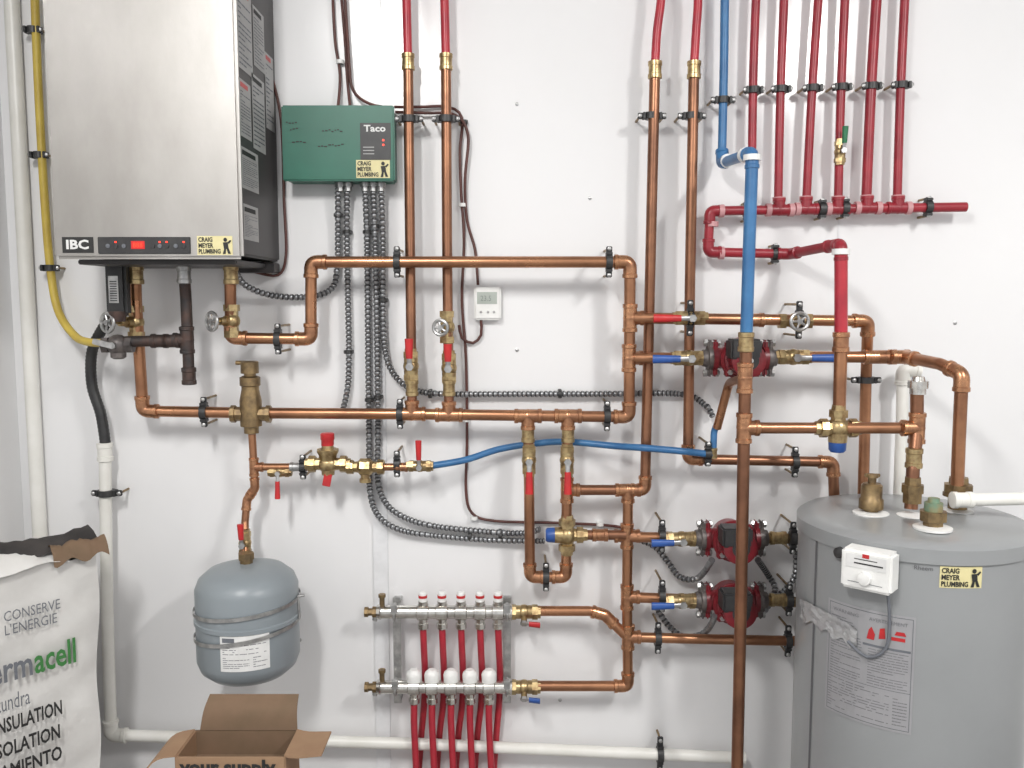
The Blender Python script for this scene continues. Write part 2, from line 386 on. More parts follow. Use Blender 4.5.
# ---------------------------------------------------------------- flexible conduits
fl='grey ribbed flexible steel conduit clipped to the wall'
FG='flexible conduits'
def fx(p,l=fl): return cable(p,l,.0066,FLEX,'flexible_conduit','conduit',True,FG)
fx([(338,186,.035),(338,230,.02),(337,270,.02),(330,290,.02),(305,297,.02),(270,295,.03),(245,285,.06),(236,272,.09)],'grey ribbed steel conduit looping to the boiler')
fx([(347,186,.035),(347,240,.02),(348,300,.02),(349,350,.02),(348,385,.02),(343,410,.02)])
fx([(365,186,.035),(367,240,.02),(368,330,.02),(369,430,.02),(370,490,.02),(378,515,.02),(398,529,.02),(430,535,.02),(490,540,.02),(545,541,.03)],'grey ribbed steel conduit curving toward the mixing valve')
fx([(373,186,.035),(375,240,.02),(377,330,.02),(378,430,.02),(378,480,.02),(386,503,.02),(404,517,.02),(434,526,.02),(490,532,.02),(525,533,.02),(540,529,.03)],'grey ribbed steel conduit curving toward the mixing valve')
fx([(381,186,.035),(383,240,.02),(383,310,.02),(386,355,.02),(397,378,.02),(415,390,.02),(445,394,.02),(520,394,.02),(600,394,.02),(680,394,.02),(705,405,.02),(713,417,.02)],'grey ribbed steel conduit running toward the circulator pump')
fx([(640,540,.02),(655,547,.02),(668,562,.03),(680,577,.03),(698,578,.04),(712,560,.12)])
fx([(655,605,.03),(668,625,.03),(685,637,.03),(705,632,.05),(716,615,.12)])
fx([(758,560,.1),(768,575,.03),(775,590,.03),(765,610,.04),(750,616,.1)])
fx([(772,600,.05),(785,590,.03),(795,575,.03),(796,550,.03)])
def clip(px,py,ax='v',w=.02,m=BLACK,d=.02):
    c=P(px,py,d);g=G();g.lathe(c-(Z if ax=='v' else X)*.004,Z if ax=='v' else X,[(0,.0088),(.008,.0088)],m,14);g.box(Vector((c.x,-(d+.001)/2,c.z)),(w,d,.008) if ax=='v' else (.008,d,w),m,.001)
    mk('cable_clip',g,label='small clip fixing a cable to the wall',cat='clip',group='cable clips')
for px,py,ax in((338,215,'v'),(347,232,'v'),(367,232,'v'),(375,226,'v'),(369,400,'v'),(378,397,'v'),(430,394,'h'),(560,394,'h'),(650,394,'h'),(470,536,'h'),(500,535,'h'),(348,352,'v'),(383,300,'v')): clip(px,py,ax)
bl='thin brown thermostat cable stapled to the wall'
def bw(p,l=bl): return cable(p,l,.0033,BROWNW,'thermostat_cable','cable',False,'thermostat cables')
bw([(332,-20,.01),(335,40,.01),(340,75,.01),(338,107,.02)]);bw([(340,-20,.01),(345,40,.01),(347,75,.01),(350,107,.02)]);bw([(344,-20,.02),(349,60,.02),(353,90,.02),(370,104,.03),(394,108,.03)])
bw([(394,107,.03),(420,107,.015),(448,107,.012),(462,118,.012),(460,150,.01),(461,190,.01),(464,240,.01),(462,300,.01),(466,360,.01),(467,440,.01),(466,490,.01),(472,513,.01),(495,521,.01),(560,523,.01),(620,527,.01),(660,540,.02)])
bw([(395,112,.03),(425,113,.02),(455,115,.02),(468,135,.02),(465,180,.018),(467,220,.01),(475,250,.01),(478,285,.015)])
bw([(481,320,.015),(481,335,.012),(473,343,.01),(462,338,.018),(459,325,.018)],'thin brown cable looping out beneath the thermostat')
bw([(270,70,.01),(281,120,.01),(284,200,.01),(286,255,.01),(278,275,.01),(255,272,.03)])
for px,py in((463,205),(466,420),(474,518),(600,524),(340,62),(464,122)): clip(px,py,'v',.016,WHITEP if py!=122 else BLACK,.01)
a=P(474,287,.025);b=P(501,320,.025)
T=thing('thermostat','white square wall thermostat with grey display','thermostat',((a.x+b.x)/2,-.012,b.z))
g=G();g.box(Vector(((a.x+b.x)/2,-.0125,(a.z+b.z)/2)),(b.x-a.x,.025,a.z-b.z),WHITEP,.004);mk('housing',g,T)
ft=pmap(Vector((0,-.025,0)),X,-Y);u0,v1=fpx(477,292,.025);u1,v0=fpx(497,304,.025)
g=G();g.patch(ft,u0,u1,v0,v1,LCD,.0008);mk('display',g,T,fixn=False)
text('23.5',ft,u0+.008,v0+.007,.012,LCDI,T,w=.024,name='display_digits')
for px in(481,488,494):
    q=P(px,312,.025);g=G();g.lathe(q,-Y,[(0,.003),(.002,.0028),(.003,.001)],LABELG,10);mk('push_button',g,T)
# ---------------------------------------------------------------- PEX + copper risers
cl='red plastic heating tube dropping to a copper riser'
def pex(p,l,r=.0095,m=RED,**k):
    g=G();g.sweep(catmull([W_(q) for q in p]),r,m,12);return mk('plastic_tube',g,label=l,cat='tube',group='red heating tubes' if m in(RED,REDD) else 'blue water tubes',ang=80)
pex([(406,-25,.06),(407,20,.06),(408,60,.06)],cl);pex([(444,-25,.06),(445,20,.06),(446,60,.06)],cl)
pex([(662,-30,.065),(661,0,.065),(657,32,.065),(655,66,.065)],cl);pex([(696,-30,.065),(698,0,.065),(696,32,.065),(694,66,.065)],cl)
cr='dark copper riser soldered into the horizontal supply pipe'
run([(408,62,.06),(410,240,.06),(412,412,.08)],cr,m=COPPERD,coups=[(408,62,.06,'U',BRASS),(412,388,.079,'U',BRASS)],r=.0112)
run([(446,62,.06),(447,240,.06),(449,412,.08)],cr,m=COPPERD,coups=[(446,62,.06,'U',BRASS),(449,388,.079,'U',BRASS)],r=.0112)
ball_valve(411,366,.075,'U','U',.062,REDH);ball_valve(449,368,.075,'U','U',.055,REDH)
gate_valve(447,327,.07,'U',Vector((-.25,-1,0)),.045,.016)
run([(655,68,.065),(650,280,.065),(645,490,.065),(568,490,.075)],'dark copper riser turning into a short horizontal branch',m=COPPERD,coups=[(655,70,.065,'U',BRASS)],tees=[(628,490,.068,'LRD')])
run([(694,68,.065),(690,280,.065),(688,459,.065),(833,462,.065),(835,520,.065)],'dark copper riser stepping across behind the water heater',m=COPPERD,coups=[(694,70,.065,'U',BRASS)])
for px,py in((409,119),(446,119),(652,116),(692,116)): clamp(px,py,.0605,'v',arm=.02)
# ---------------------------------------------------------------- main loop
run([(230,262,.13),(231,338,.11),(311,339,.10),(311,262,.10),(630,262,.10),(629,417,.085),(405,414,.08),(250,413,.08),(143,411,.08),(136,300,.10),(135,255,.12)],
 'long copper boiler loop with soldered elbows and tees',r=.0125,
 tees=[(412,414,.08,'LRU'),(449,415,.08,'LRU'),(528,416,.083,'LRD'),(568,416,.083,'LRD'),(630,318,.095,'UDR'),(629,358,.092,'UDR')],coups=[(231,275,.13,'U',BRASS),(136,275,.12,'U',BRASS)])
for px,py,d,ax in((397,262,.1,'h'),(609,262,.1,'h'),(278,339,.1,'h'),(204,412,.08,'h'),(400,414,.08,'h'),(607,416,.083,'h')): clamp(px,py,d,ax,.0125)
gate_valve(232,321,.115,'U',Vector((-.6,-.8,0)),.05,.019)
gate_valve(136,322,.095,'U',Vector((-.5,-.9,.0)),.070,.020)
# ---------------------------------------------------------------- air separator
q=P(251,414,.08)
A=thing('air_separator','tall brass air separator standing in the supply pipe','air separator',q-Z*.05)
zt_=P(251,361,.08).z-q.z;zl=P(251,433,.08).z-q.z
g=G();g.lathe(q,Z,[(zl,.010),(zl,.016),(zl+.014,.016),(zl+.016,.0235),(.03,.024),(.055,.019),(.062,.019),(.064,.0225),(.082,.0225),(.085,.017)],BRASSD,24);mk('body',g,A)
g=G();g.lathe(q+Z*.085,Z,[(0,.013),(.006,.013),(.006,.0195),(zt_-.087,.0195),(zt_-.085,.0165)],BRASSD,20);g.cyl(q+Z*(zt_-.004)-X*.008,q+Z*(zt_-.004)-X*.03,.005,BRASSD,10);mk('vent_cap',g,A)
for e in(X,-X):
    g=G();g.lathe(q,e,[(.015,.016),(.034,.016),(.034,.0195),(.044,.0195),(.044,.014)],BRASSD,8);mk('side_port',g,A)
run([(252,434,.08),(254,467,.08),(255,488,.08),(247,500,.08),(245,522,.09),(245,560,.12)],'thin copper drop pipe leading to the expansion tank',r=.0085,tees=[(254,467,.08,'UDR')])
ball_valve(245,543,.105,'U','U',.05,REDH,r=.0095)
run([(258,467,.08),(312,467,.08)],'short copper feed pipe beside the pressure reducing valve',r=.0085,coups=[(296,467,.08,'R',STEEL)])
clamp(303,467,.08,'h',.0085,.02)
ball_valve(280,472,.08,'R','D',.055,REDH,r=.008)
q=P(328,464,.09)
V=thing('pressure_reducing_valve','brass pressure reducing valve with red cap and tag','valve',q-Z*.03)
g=G();g.ball(q,.02,BRASS,(1.2,1,1));g.lathe(q,Z,[(0,.017),(.02,.02),(.028,.024),(.034,.024),(.034,.014),(.044,.013)],BRASS,20)
for e in(X,-X):g.lathe(q+e*.016,e,[(0,.014),(.012,.014),(.012,.019),(.026,.019),(.026,.013),(.034,.013)],BRASS,8)
g.lathe(q,-Z,[(0,.016),(.024,.014),(.026,.008)],BRASS,14);mk('body',g,V)
g=G();g.lathe(q+Z*.042,Z,[(0,.012),(.0,.0140),(.012,.0140),(.014,.0155),(.026,.0155),(.028,.012)],REDH,20);mk('cap',g,V,label='red plastic adjusting cap')
g=G();g.box(q-Z*.034-Y*.012,(.018,.003,.028),REDH,.001,Matrix.Rotation(.2,3,'Y'));mk('tag',g,V,label='red hanging tag')
q=P(365,467,.09)
V=thing('backflow_preventer','chunky brass backflow preventer in the feed pipe','valve',q-Z*.02)
g=G();g.lathe(q-X*.044,X,[(0,.012),(.004,.016),(.018,.016),(.018,.012),(.028,.013),(.034,.0195),(.056,.0195),(.062,.013),(.072,.012),(.072,.017),(.086,.017),(.088,.012)],BRASS,8);mk('body',g,V)
g=G();g.lathe(q,-Z,[(.012,.010),(.026,.010),(.026,.013),(.034,.013)],BRASS,12);mk('drain_port',g,V)
run([(384,467,.09),(412,467,.09)],'short copper stub between brass valves',r=.0085,coups=[(402,467,.09,'R')])
clamp(397,464,.09,'h',.0085,.022)
ball_valve(420,466,.09,'R','U',.062,REDH,r=.009)
pex([(430,466,.088),(465,460,.06),(500,449,.04),(540,443,.035),(570,442,.035),(615,446,.06),(645,448,.10),(690,452,.10),(713,455,.09)],'blue plastic water tube sweeping across the wall',.0078,BLUE)
clamp(708,454,.092,'h',.0085,.02)
run([(713,458,.09),(714,432,.08),(717,424,.085)],'short blue branch tube turning upward',r=.0075,m=BLUE,name='branch_pipe',elb=False,bend=.02,coups=[(713,453,.09,'U',BRASS)])
run([(717,428,.085),(729,383,.12),(744,378,.26)],'short copper branch rising at a slant',r=.0095,bend=.03,elb=False)
# ---------------------------------------------------------------- lower pair
run([(528,416,.083),(529,480,.08),(530,577,.075),(566,577,.075),(567,480,.08),(568,416,.083)],'copper U-shaped bypass with rounded soldered elbows',r=.0118,tees=[(567,490,.08,'UDR')],coups=[(528,434,.083,'U',BRASS),(568,434,.083,'U',BRASS)])
ball_valve(529,460,.082,'U','D',.070,REDH,r=.0112);ball_valve(567,460,.082,'U','D',.070,REDH,r=.0112)
clamp(546,577,.075,'h',.0118)
def mixing(px,py,d,cap,ports,lab,s=1):
    q=P(px,py,d);o=thing('mixing_valve',lab,'valve',q-Z*.03)
    g=G();g.ball(q,.022*s,BRASS)
    for e in ports:
        e=D[e];g.lathe(q+e*.012*s,e,[(0,.016*s),(.010*s,.0145*s),(.010*s,.019*s),(.024*s,.019*s),(.024*s,.0145*s),(.034*s,.0135*s)],BRASS,8)
    e=D[cap];g.lathe(q+e*.01*s,e,[(0,.019*s),(.018*s,.018*s),(.018*s,.0155*s)],BRASS,16);mk('body',g,o)
    g=G();g.lathe(q+e*.026*s,e,[(0,.015*s),(.0,.0175*s),(.018*s,.0165*s),(.022*s,.013*s)],BLUEH,16);mk('adjustment_cap',g,o,label='blue plastic adjustment cap')
mixing(567,535,.077,'L','UDR','brass three-way mixing valve with blue knob in the bypass')
run([(577,535,.077),(626,535,.08)],'copper pipe between the mixing valve and pump branch',r=.0115,m=COPPERD,coups=[(600,535,.078,'R')])
run([(628,494,.07),(627,600,.075),(628,686,.07),(538,686,.07)],'vertical copper header feeding the pumps and floor manifold',r=.0118,tees=[(627,536,.074,'UDLR'),(627,597,.075,'UDR'),(628,637,.073,'UDR')],m=COPPER)
run([(627,637,.073),(605,615,.07),(590,611,.07),(538,611,.07)],'slanted copper pipe running to the upper manifold bar',r=.0115)
run([(628,637,.073),(700,639,.07),(796,641,.07)],'horizontal copper return pipe under the pumps',r=.0115,m=COPPER)
for px,py,d in((658,638,.07),(788,641,.07),(662,536,.09),(793,538,.09),(662,596,.09),(789,600,.09)): clamp(px,py,d,'h',.0118,.026)
# ---------------------------------------------------------------- upper right lines
run([(634,318,.10),(868,321,.10),(866,380,.07),(863,500,.07)],'copper supply pipe turning down behind the heater',r=.0122,coups=[(755,320,.1,'R')])
ball_valve(690,318,.10,'R','L',.085,REDH,r=.0115)
gate_valve(795,321,.10,'R',Vector((-.1,-1,0)),.045,.018)
clamp(690,318,.1,'h',.0122,.028);clamp(799,320,.1,'h',.0122,.030);clamp(866,380,.07,'v',.0122);clamp(795,462,.065,'h',.0118,.024)
run([(634,358,.10),(706,358,.10)],'copper and brass pump inlet stub',r=.0122,coups=[(700,358,.1,'R',BRASS)])
ball_valve(689,358,.10,'R','L',.085,BLUEH,r=.012,colour='blue')
run([(770,357,.10),(880,357,.12),(905,357,.15),(940,364,.26),(962,374,.31),(959,440,.31),(957,492,.31)],'copper pipe bending forward and down into the water heater',r=.0125,coups=[(900,357,.147,'R')])
ball_valve(793,357,.105,'R','R',.10,BLUEH,r=.012,colour='blue')
def pump(px,py,d,dark):
    q=P(px,py,d);o=thing('circulator_pump','red cast-iron circulator pump with bolted flanges','pump',q-Z*.05,'circulator pumps')
    g=G();g.lathe(q+Y*.035,-Y,[(0,.025),(.006,.038),(.05,.042),(.056,.047),(.064,.047),(.064,.04)],PUMP,28)
    for e in(X,-X):g.lathe(q,e,[(.03,.024),(.052,.022)],PUMP,16)
    for a in(45,135,225,315):
        c=q+Vector((cos(radians(a))*.040,-.028,sin(radians(a))*.040));g.box(c,(.020,.018,.020),PUMP,.003);g.lathe(c-Y*.008,-Y,[(0,.006),(.006,.006)],STEEL,6)
    mk('volute',g,o)
    g=G();g.lathe(q-Y*.028,-Y,[(0,.040),(.010,.040),(.012,.034),(.045,.033),(.047,.036),(.056,.036),(.061,.026)],PUMP,28)
    for i in range(14):
        a=2*pi*i/14;c=q+Vector((cos(a)*.035,-.058,sin(a)*.035));g.box(c,(.006,.030,.003),PUMP,0,Matrix.Rotation(-a,3,'Y'))
    mk('motor_housing',g,o,label='finned red motor canister')
    g=G();c=q-Y*.088;g.lathe(c,-Y,[(0,.020),(.002,.019)],BLACK,24);g.lathe(c-Y*.002,-Y,[(0,.007),(.005,.006)],CHROME,12)
    mk('nameplate_disc',g,o)
    g=G();g.box(q+Vector((-.008,-.066,.024)),(.064,.052,.042),BLACK,.004);mk('terminal_box',g,o,label='black electrical terminal box')
    for e in(X,-X):
        f=G();c=q+e*.050
        f.lathe(c,e,[(0,.028),(.010,.028)],PUMP,20);f.lathe(c+e*.0105,e,[(0,.028),(.009,.028),(.010,.02),(.02,.018)],PUMPD,20)
        f.box(c+e*.004,(.010,.030,.080),PUMP,.004);f.box(c+e*.0150,(.011,.030,.080),PUMPD,.004)
        fl_=mk('flange',f,o,label='grey iron bolted flange')
        for k in(-1,1):
            f=G();f.cyl(c+Z*k*.033-e*.008,c+Z*k*.033+e*.028,.0045,STEEL,8);f.lathe(c+Z*k*.033+e*.020,e,[(0,.0085),(.007,.0085)],STEEL,6);f.lathe(c+Z*k*.033-e*.006,e,[(0,.0085),(.006,.0085)],STEEL,6);mk('flange_bolt',f,fl_)
pump(739,358,.10,True);pump(731,538,.09,False);pump(731,600,.09,False)
for y,ye in((537,538),(597,600)):
    run([(627,y,.076),(705,ye,.09)],'copper pump inlet stub with brass fitting',r=.0118,coups=[(688,ye,.09,'R',BRASS)])
    ball_valve(681,ye+1,.088,'R','L',.072,BLUEH,r=.0115,colour='blue')
run([(758,538,.09),(812,539,.07)],'brass-fitted pump outlet pipe entering behind the heater',r=.0118,coups=[(778,538,.085,'R',BRASS)],m=BRASSD)
run([(758,600,.09),(812,603,.07)],'brass-fitted pump outlet pipe entering behind the heater',r=.0118,coups=[(778,600,.085,'R',BRASS)],m=BRASSD)
# ---------------------------------------------------------------- blue / copper cold drop in front
pex([(725,-25,.05),(724,60,.05),(722,152,.05)],'blue plastic water tube clipped to the wall',.0095,BLUE)
run([(722,150,.05),(722,163,.06),(752,153,.26),(752,175,.26)],'blue tube elbow stepping out from the wall',r=.011,m=BLUE,name='plastic_elbow_pipe',fm=BLUE,
  rings=[(727,161,.09,(P(752,153,.26)-P(722,163,.06)).normalized()),(745,155,.215,(P(752,153,.26)-P(722,163,.06)).normalized())],ringm=WHITEP)
run([(752,162,.26),(749,250,.26),(746,345,.26)],'thick blue plastic tube dropping to a copper pipe',r=.0125,m=BLUE,name='plastic_tube',cat='tube',coups=[(746,342,.26,'U',BRASS)],rings=[(752,158,.26,'U')],ringm=WHITEP)
run([(746,350,.26),(744,428,.26),(741,600,.26),ground(738,768,.26)],'tall copper cold-water pipe standing in front of pumps',r=.0125,m=COPPERD,tees=[(745,378,.26,'UD'),(744,428,.26,'UDR')])
run([(744,428,.26),(838,428,.26),(917,428,.31)],'horizontal copper pipe linking the mixing valve and heater',r=.0115)
clamp(723,100,.05,'v',.0095,.018)
# ---------------------------------------------------------------- red right group
tops=[(757,-25,.04,752,155),(785,-25,.04,778,208),(820,-25,.04,806,208),(846,-25,.04,838,207),(878,-25,.04,866,206),(906,-25,.04,897,206)]
for i,(x0,y0,d,x1,y1) in enumerate(tops):
    pex([(x0,y0,d),((x0+x1)/2-1,y0+(y1-y0)*.5,d),(x1,y1,d)],'red plastic heating tube dropping into the horizontal header',.0095 if i!=4 else .011,REDD)
    cy=90-i
    xx=x0+(x1-x0)*(cy+25)/(y1+25);clamp(xx,cy,.042,'v',.0095,.014)
run([(966,207,.045),(900,208,.045),(838,209,.045),(710,211,.045),(708,252,.045),(790,254,.05),(836,245,.2),(841,246,.26),(841,262,.26)],'dark red plastic header with elbows stepping out from wall',r=.0105,m=REDD,name='plastic_header_pipe',fm=REDD,
  tees=[(779,210,.045,'LRU'),(806,209,.045,'LRU'),(838,209,.045,'LRU'),(867,208,.045,'LRU'),(898,208,.045,'LRU')],
  rings=[(712,224,.045,'D'),(721,211,.045,'R'),(721,253,.045,'R'),(768,210,.045,'R'),(791,210,.045,'R'),(797,209,.045,'R'),(828,209,.045,'R'),(857,208,.045,'R'),(878,208,.045,'R'),(908,208,.045,'R'),(779,200,.042,'U'),(806,199,.042,'U'),(838,199,.042,'U'),(867,198,.042,'U'),(898,198,.042,'U')])
run([(841,252,.26),(841,345,.26)],'thick red plastic tube dropping to the mixing valve',r=.0128,m=RED,name='plastic_tube',cat='tube',coups=[(841,342,.26,'U',COPFIT)],rings=[(841,252,.26,'U')],ringm=WHITEP)
run([(841,346,.26),(839,415,.26)],'short copper stub above the mixing valve',r=.0128)
mixing(838,428,.26,'D','LRU','brass thermostatic mixing valve with blue cap',1.02)
for px,py in((747,211),(822,209),(845,208),(928,207),(775,254)): clamp(px,py,.046,'h',.0105,.012)
ball_valve(840,152,.045,'U','U',.05,GREENV,r=.0085,colour='green')
# ---------------------------------------------------------------- water heater
HC=P(912,518,.31);HR=.213;HZ=HC.z;hx,hy=HC.x,HC.y
H=thing('water_heater','grey cylindrical water heater tank with plumbing on top','water heater',(hx,hy,0))
prof=[(0.0,HR*.95),(.03,HR*.95),(.03,HR),(HZ-.03,HR),(HZ-.03,HR+.004),(HZ-.004,HR+.004),(HZ+.002,HR-.004),(HZ+.006,HR*.85),(HZ+.012,HR*.5),(HZ+.014,.001)]
g=G();g.lathe(Vector((hx,hy,0)),Z,prof,HEATER,96);hb=mk('tank_jacket',g,H,ang=50)
def ft_(u,v,o=0.0):
    a=u/HR;return Vector((hx+(HR+o)*sin(a),hy-(HR+o)*cos(a),v))
def hcyl(px,py,cx=hx,cy=hy,R=HR):
    r=ray(px,py);a=r.x**2+r.y**2;ox=CAM.x-cx;oy=CAM.y-cy;b=2*(ox*r.x+oy*r.y);c=ox*ox+oy*oy-R*R;dd=max(b*b-4*a*c,0)
    t=(-b-math.sqrt(dd))/(2*a);p=CAM+r*t;return math.atan2(p.x-cx,-(p.y-cy))*R,p.z
g=G();u,_=hcyl(815,600);g.patch(ft_,u-.003,u+.003,.03,HZ-.03,HEATD,.001);mk('jacket_seam',g,H,fixn=False)
u0,v1=hcyl(829,597);u1,v0=hcyl(911,735)
g=G();g.patch(ft_,u0,u1,v0,v1,HLAB,.001,10);mk('warning_label',g,hb,fixn=False,label='large grey printed instruction label')
g=G();w=u1-u0;h=v1-v0
lines(g,ft_,u0+w*.06,u0+w*.45,v0+h*.36,v0+h*.88,22,INKL);lines(g,ft_,u0+w*.52,u0+w*.95,v0+h*.36,v0+h*.68,14,INKL);lines(g,ft_,u0+w*.04,u0+w*.78,v0+h*.05,v0+h*.33,12,INKL)
lines(g,ft_,u0+w*.80,u0+w*.95,v0+h*.05,v0+h*.30,9,INKL)
for a_,b_,c_,d_ in((.03,.97,.975,.98),(.03,.97,.02,.025),(.03,.97,.345,.349)):g.patch(ft_,u0+w*a_,u0+w*b_,v0+h*c_,v0+h*d_,INKG,.0015,6)
for a_ in(.03,.97):g.patch(ft_,u0+w*a_,u0+w*(a_+.006),v0+h*.02,v0+h*.98,INKG,.0015)
g.patch(ft_,u0+w*.46,u0+w*.96,v0+h*.69,v0+h*.71,INKG,.0015,3)
mk('label_print',g,hb,fixn=False)
text('WARNING',ft_,u0+w*.08,v0+h*.91,h*.03,INKL,hb,w=w*.32,name='label_lettering')
text('AVERTISSEMENT',ft_,u0+w*.52,v0+h*.91,h*.03,INKL,hb,w=w*.40,name='label_lettering')
g=G()
def blob(cx,cy,pts,m=REDH):
    g.poly([ft_(u0+w*(cx+a),v0+h*(cy+b),.0018) for a,b in pts],m)
blob(.55,.80,[(-.05,-.05),(.03,-.05),(.04,.0),(.0,.06),(-.03,.03)]);blob(.66,.82,[(-.03,-.05),(.04,-.04),(.03,.05),(-.02,.04)]);blob(.82,.80,[(-.06,-.02),(.08,-.02),(.08,.01),(-.06,.01)]);blob(.84,.84,[(-.05,-.012),(.07,-.012),(.05,.02),(-.03,.02)]);mk('hazard_pictogram',g,hb,fixn=False)
u0,v1=hcyl(940,566);u1,v0=hcyl(981,588);sticker(ft_,u0,v0,u1-u0,v1-v0,hb)
u,v=hcyl(914,569);text('Rheem',ft_,u,v,.008,HEATD,hb,name='logo_lettering',w=.030)
u,v=hcyl(874,566);c=ft_(u,v,.022);n=(ft_(u,v,1)-ft_(u,v,0));rot=Matrix.Rotation(math.atan2(n.x,-n.y),3,'Z')
g=G();g.box(c,(.088,.044,.072),WHITEP,.005,rot);tb=mk('aquastat_box',g,H,label='white plastic control box with dial')
fb=lambda uu,vv,o=0.0: c+rot@Vector((uu,-.022-o,vv))
g=G();g.patch(fb,-.035,.035,.004,.028,PAPER,.0008);g.patch(fb,-.02,.03,.012,.0145,INK,.0014);g.patch(fb,-.02,.02,.020,.0215,INK,.0014);g.patch(fb,-.03,.03,-.022,-.021,INKG,.0014);g.patch(fb,-.006,.006,.024,.031,REDH,.0014);mk('scale_print',g,tb,fixn=False)
g=G();g.lathe(fb(0,-.012),rot@-Y,[(0,.012),(.008,.011),(.009,.006)],WHITEP,20);mk('dial',g,tb)
u,v=hcyl(842,552);g=G();g.lathe(ft_(u,v),ft_(u,v,1)-ft_(u,v),[(0,.011),(.012,.010),(.014,.006)],BLACK,16);mk('grommet',g,H)
g=G();g.sweep(catmull([ft_(*hcyl(888,580),.012),ft_(*hcyl(890,620),.006),ft_(*hcyl(886,648),.006),ft_(*hcyl(868,656),.006),ft_(*hcyl(850,640),.008)]),.003,INKG,8);mk('control_cable',g,H)
g=G();nu,nv=26,9;VV=[]
for i in range(nu+1):
    row=[]
    for j in range(nv+1):
        px=803+ (858-803)*i/nu;py=(598+30*i/nu)+ (20+3*sin(i*.9))*j/nv
        u,v=hcyl(max(px,803),py);row.append(g.bm.verts.new(ft_(u,v,.002+random.uniform(0,.005))))
    VV.append(row)
k=g.mi(PLAST)
for i in range(nu):
    for j in range(nv):
        g.bm.faces.new((VV[i][j],VV[i+1][j],VV[i+1][j+1],VV[i][j+1])).material_index=k
mk('taped_wrap',g,H,label='crinkled clear tape stuck on tank side',ang=50)
def disc(px,py,d,r=.03):
    q=P(px,py,d);q.z=HZ+.010;g=G();g.lathe(q,Z,[(0,r),(.004,r),(.007,r*.6)],WHITEP,24);mk('escutcheon',g,H,label='white plastic cover disc');return q
q=disc(871,508,.32,.034)
o=thing('relief_valve','squat brass relief valve on top of the tank','valve',q)
g=G();g.lathe(q,Z,[(.004,.014),(.012,.014),(.012,.023),(.030,.023),(.034,.020),(.058,.020),(.062,.016)],BRASSD,20);mk('body',g,o)
g=G();g.lathe(q,Z,[(.062,.008),(.074,.008),(.074,.012),(.080,.011)],BRASSD,14);g.box(q+Z*.078,(.03,.006,.006),BRASSD,.001);mk('test_lever',g,o)
q=disc(933,519,.43,.034)
o=thing('anode_fitting','verdigris brass hex fitting on top of the tank','fitting',q)
g=G();g.lathe(q,Z,[(.004,.018),(.014,.018),(.016,.024),(.034,.024)],BRASSD,8);g.lathe(q,Z,[(.034,.016),(.050,.016),(.050,.011),(.058,.010)],VERD,12);mk('body',g,o)
q=disc(958,494,.30,.03)
o=thing('dielectric_union','brass dielectric union joining hot pipe to tank','fitting',q)
g=G();g.lathe(q,Z,[(.005,.018),(.032,.018),(.032,.028),(.038,.028)],BRASSD,20);g.lathe(q,Z,[(.038,.027),(.056,.027),(.058,.019),(.070,.018)],BRASSD,8);mk('union_nut',g,o)
q=disc(912,511,.34,.028)
run([(917,390,.31),(917,428,.31),(913,470,.33),(911,509,.34)],'copper tank inlet pipe with brass fittings',r=.0125,m=COPPERD,tees=[(917,428,.31,'UDL')],coups=[(914,458,.325,'U',BRASS)])
g=G();q=P(912,500,.335);g.lathe(q-Z*.005,Z,[(0,.018),(.02,.018),(.02,.021),(.036,.021),(.036,.016),(.05,.015)],BRASSD,8);mk('brass_adapter',g,label='hex brass adapter at the tank inlet',cat='fitting')
g=G();q=P(918,388,.31);g.lathe(q-Z*.012,Z,[(0,.015),(.012,.015),(.012,.019),(.026,.019),(.026,.013),(.034,.011)],CHROME,12);mk('vacuum_breaker',g,label='nickel-plated vacuum relief valve atop inlet pipe',cat='valve')
run([(920,372,.055),(903,369,.055),(902,420,.055),ground(901,520,.055)],'white plastic vent pipe standing behind the tank',r=.013,m=WHITE,name='plastic_pipe',fm=WHITE)
run([(956,500,.35),(1060,498,.35)],'white plastic discharge pipe lying across the tank top',r=.0125,m=WHITE,name='plastic_pipe',elb=False,coups=[(962,500,.35,'R',WHITE)])
# ---------------------------------------------------------------- boiler underside: gas train
q0=P(105,262,.15);q1=P(131,316,.15)
o=thing('condensate_trap','black plastic condensate trap with silver barcode label','condensate trap',((q0.x+q1.x)/2,-.13,q1.z))
g=G();g.box(Vector(((q0.x+q1.x)/2-.004,-.14,(q0.z+q1.z)/2)),(q1.x-q0.x-.006,.03,q0.z-q1.z),BLACK,.006);mk('body',g,o)
g=G();g.lathe(Vector(((q0.x+q1.x)/2-.004,-.15,q1.z)),-Z,[(-.01,.018),(.0,.018),(.012,.015)],IRON,20);mk('base_cap',g,o)
fl_=pmap(Vector((0,-.156,0)),X,-Y);u0,v1=fpx(108,276,.156);u1,v0=fpx(119,303,.156)
g=G();g.patch(fl_,u0,u1,v0,v1,STEEL,.0006)
for i in range(9):g.patch(fl_,u0+.003,u1-.003,v0+.004+.005*i,v0+.006+.005*i,INK,.0012)
mk('barcode_label',g,o,fixn=False)
run([(183,255,.14),(186,300,.14),(188,345,.14),(189,378,.14)],'black iron gas drip leg with cap under the boiler',r=.0118,m=IRON,name='gas_pipe',fm=IRON,tees=[(187,340,.14,'UDL')],coups=[(184,275,.14,'U',STEEL),(189,376,.14,'U')])
run([(187,340,.14),(150,341,.14),(112,342,.14)],'short black iron gas pipe joining the gas valve',r=.0118,m=IRON,name='gas_pipe',fm=IRON,coups=[(160,341,.14,'R',IRON),(172,341,.14,'R',IRON)])
q=P(118,345,.14);o=thing('gas_shutoff_valve','dull grey gas shutoff valve with a flat lever','valve',q-Z*.025)
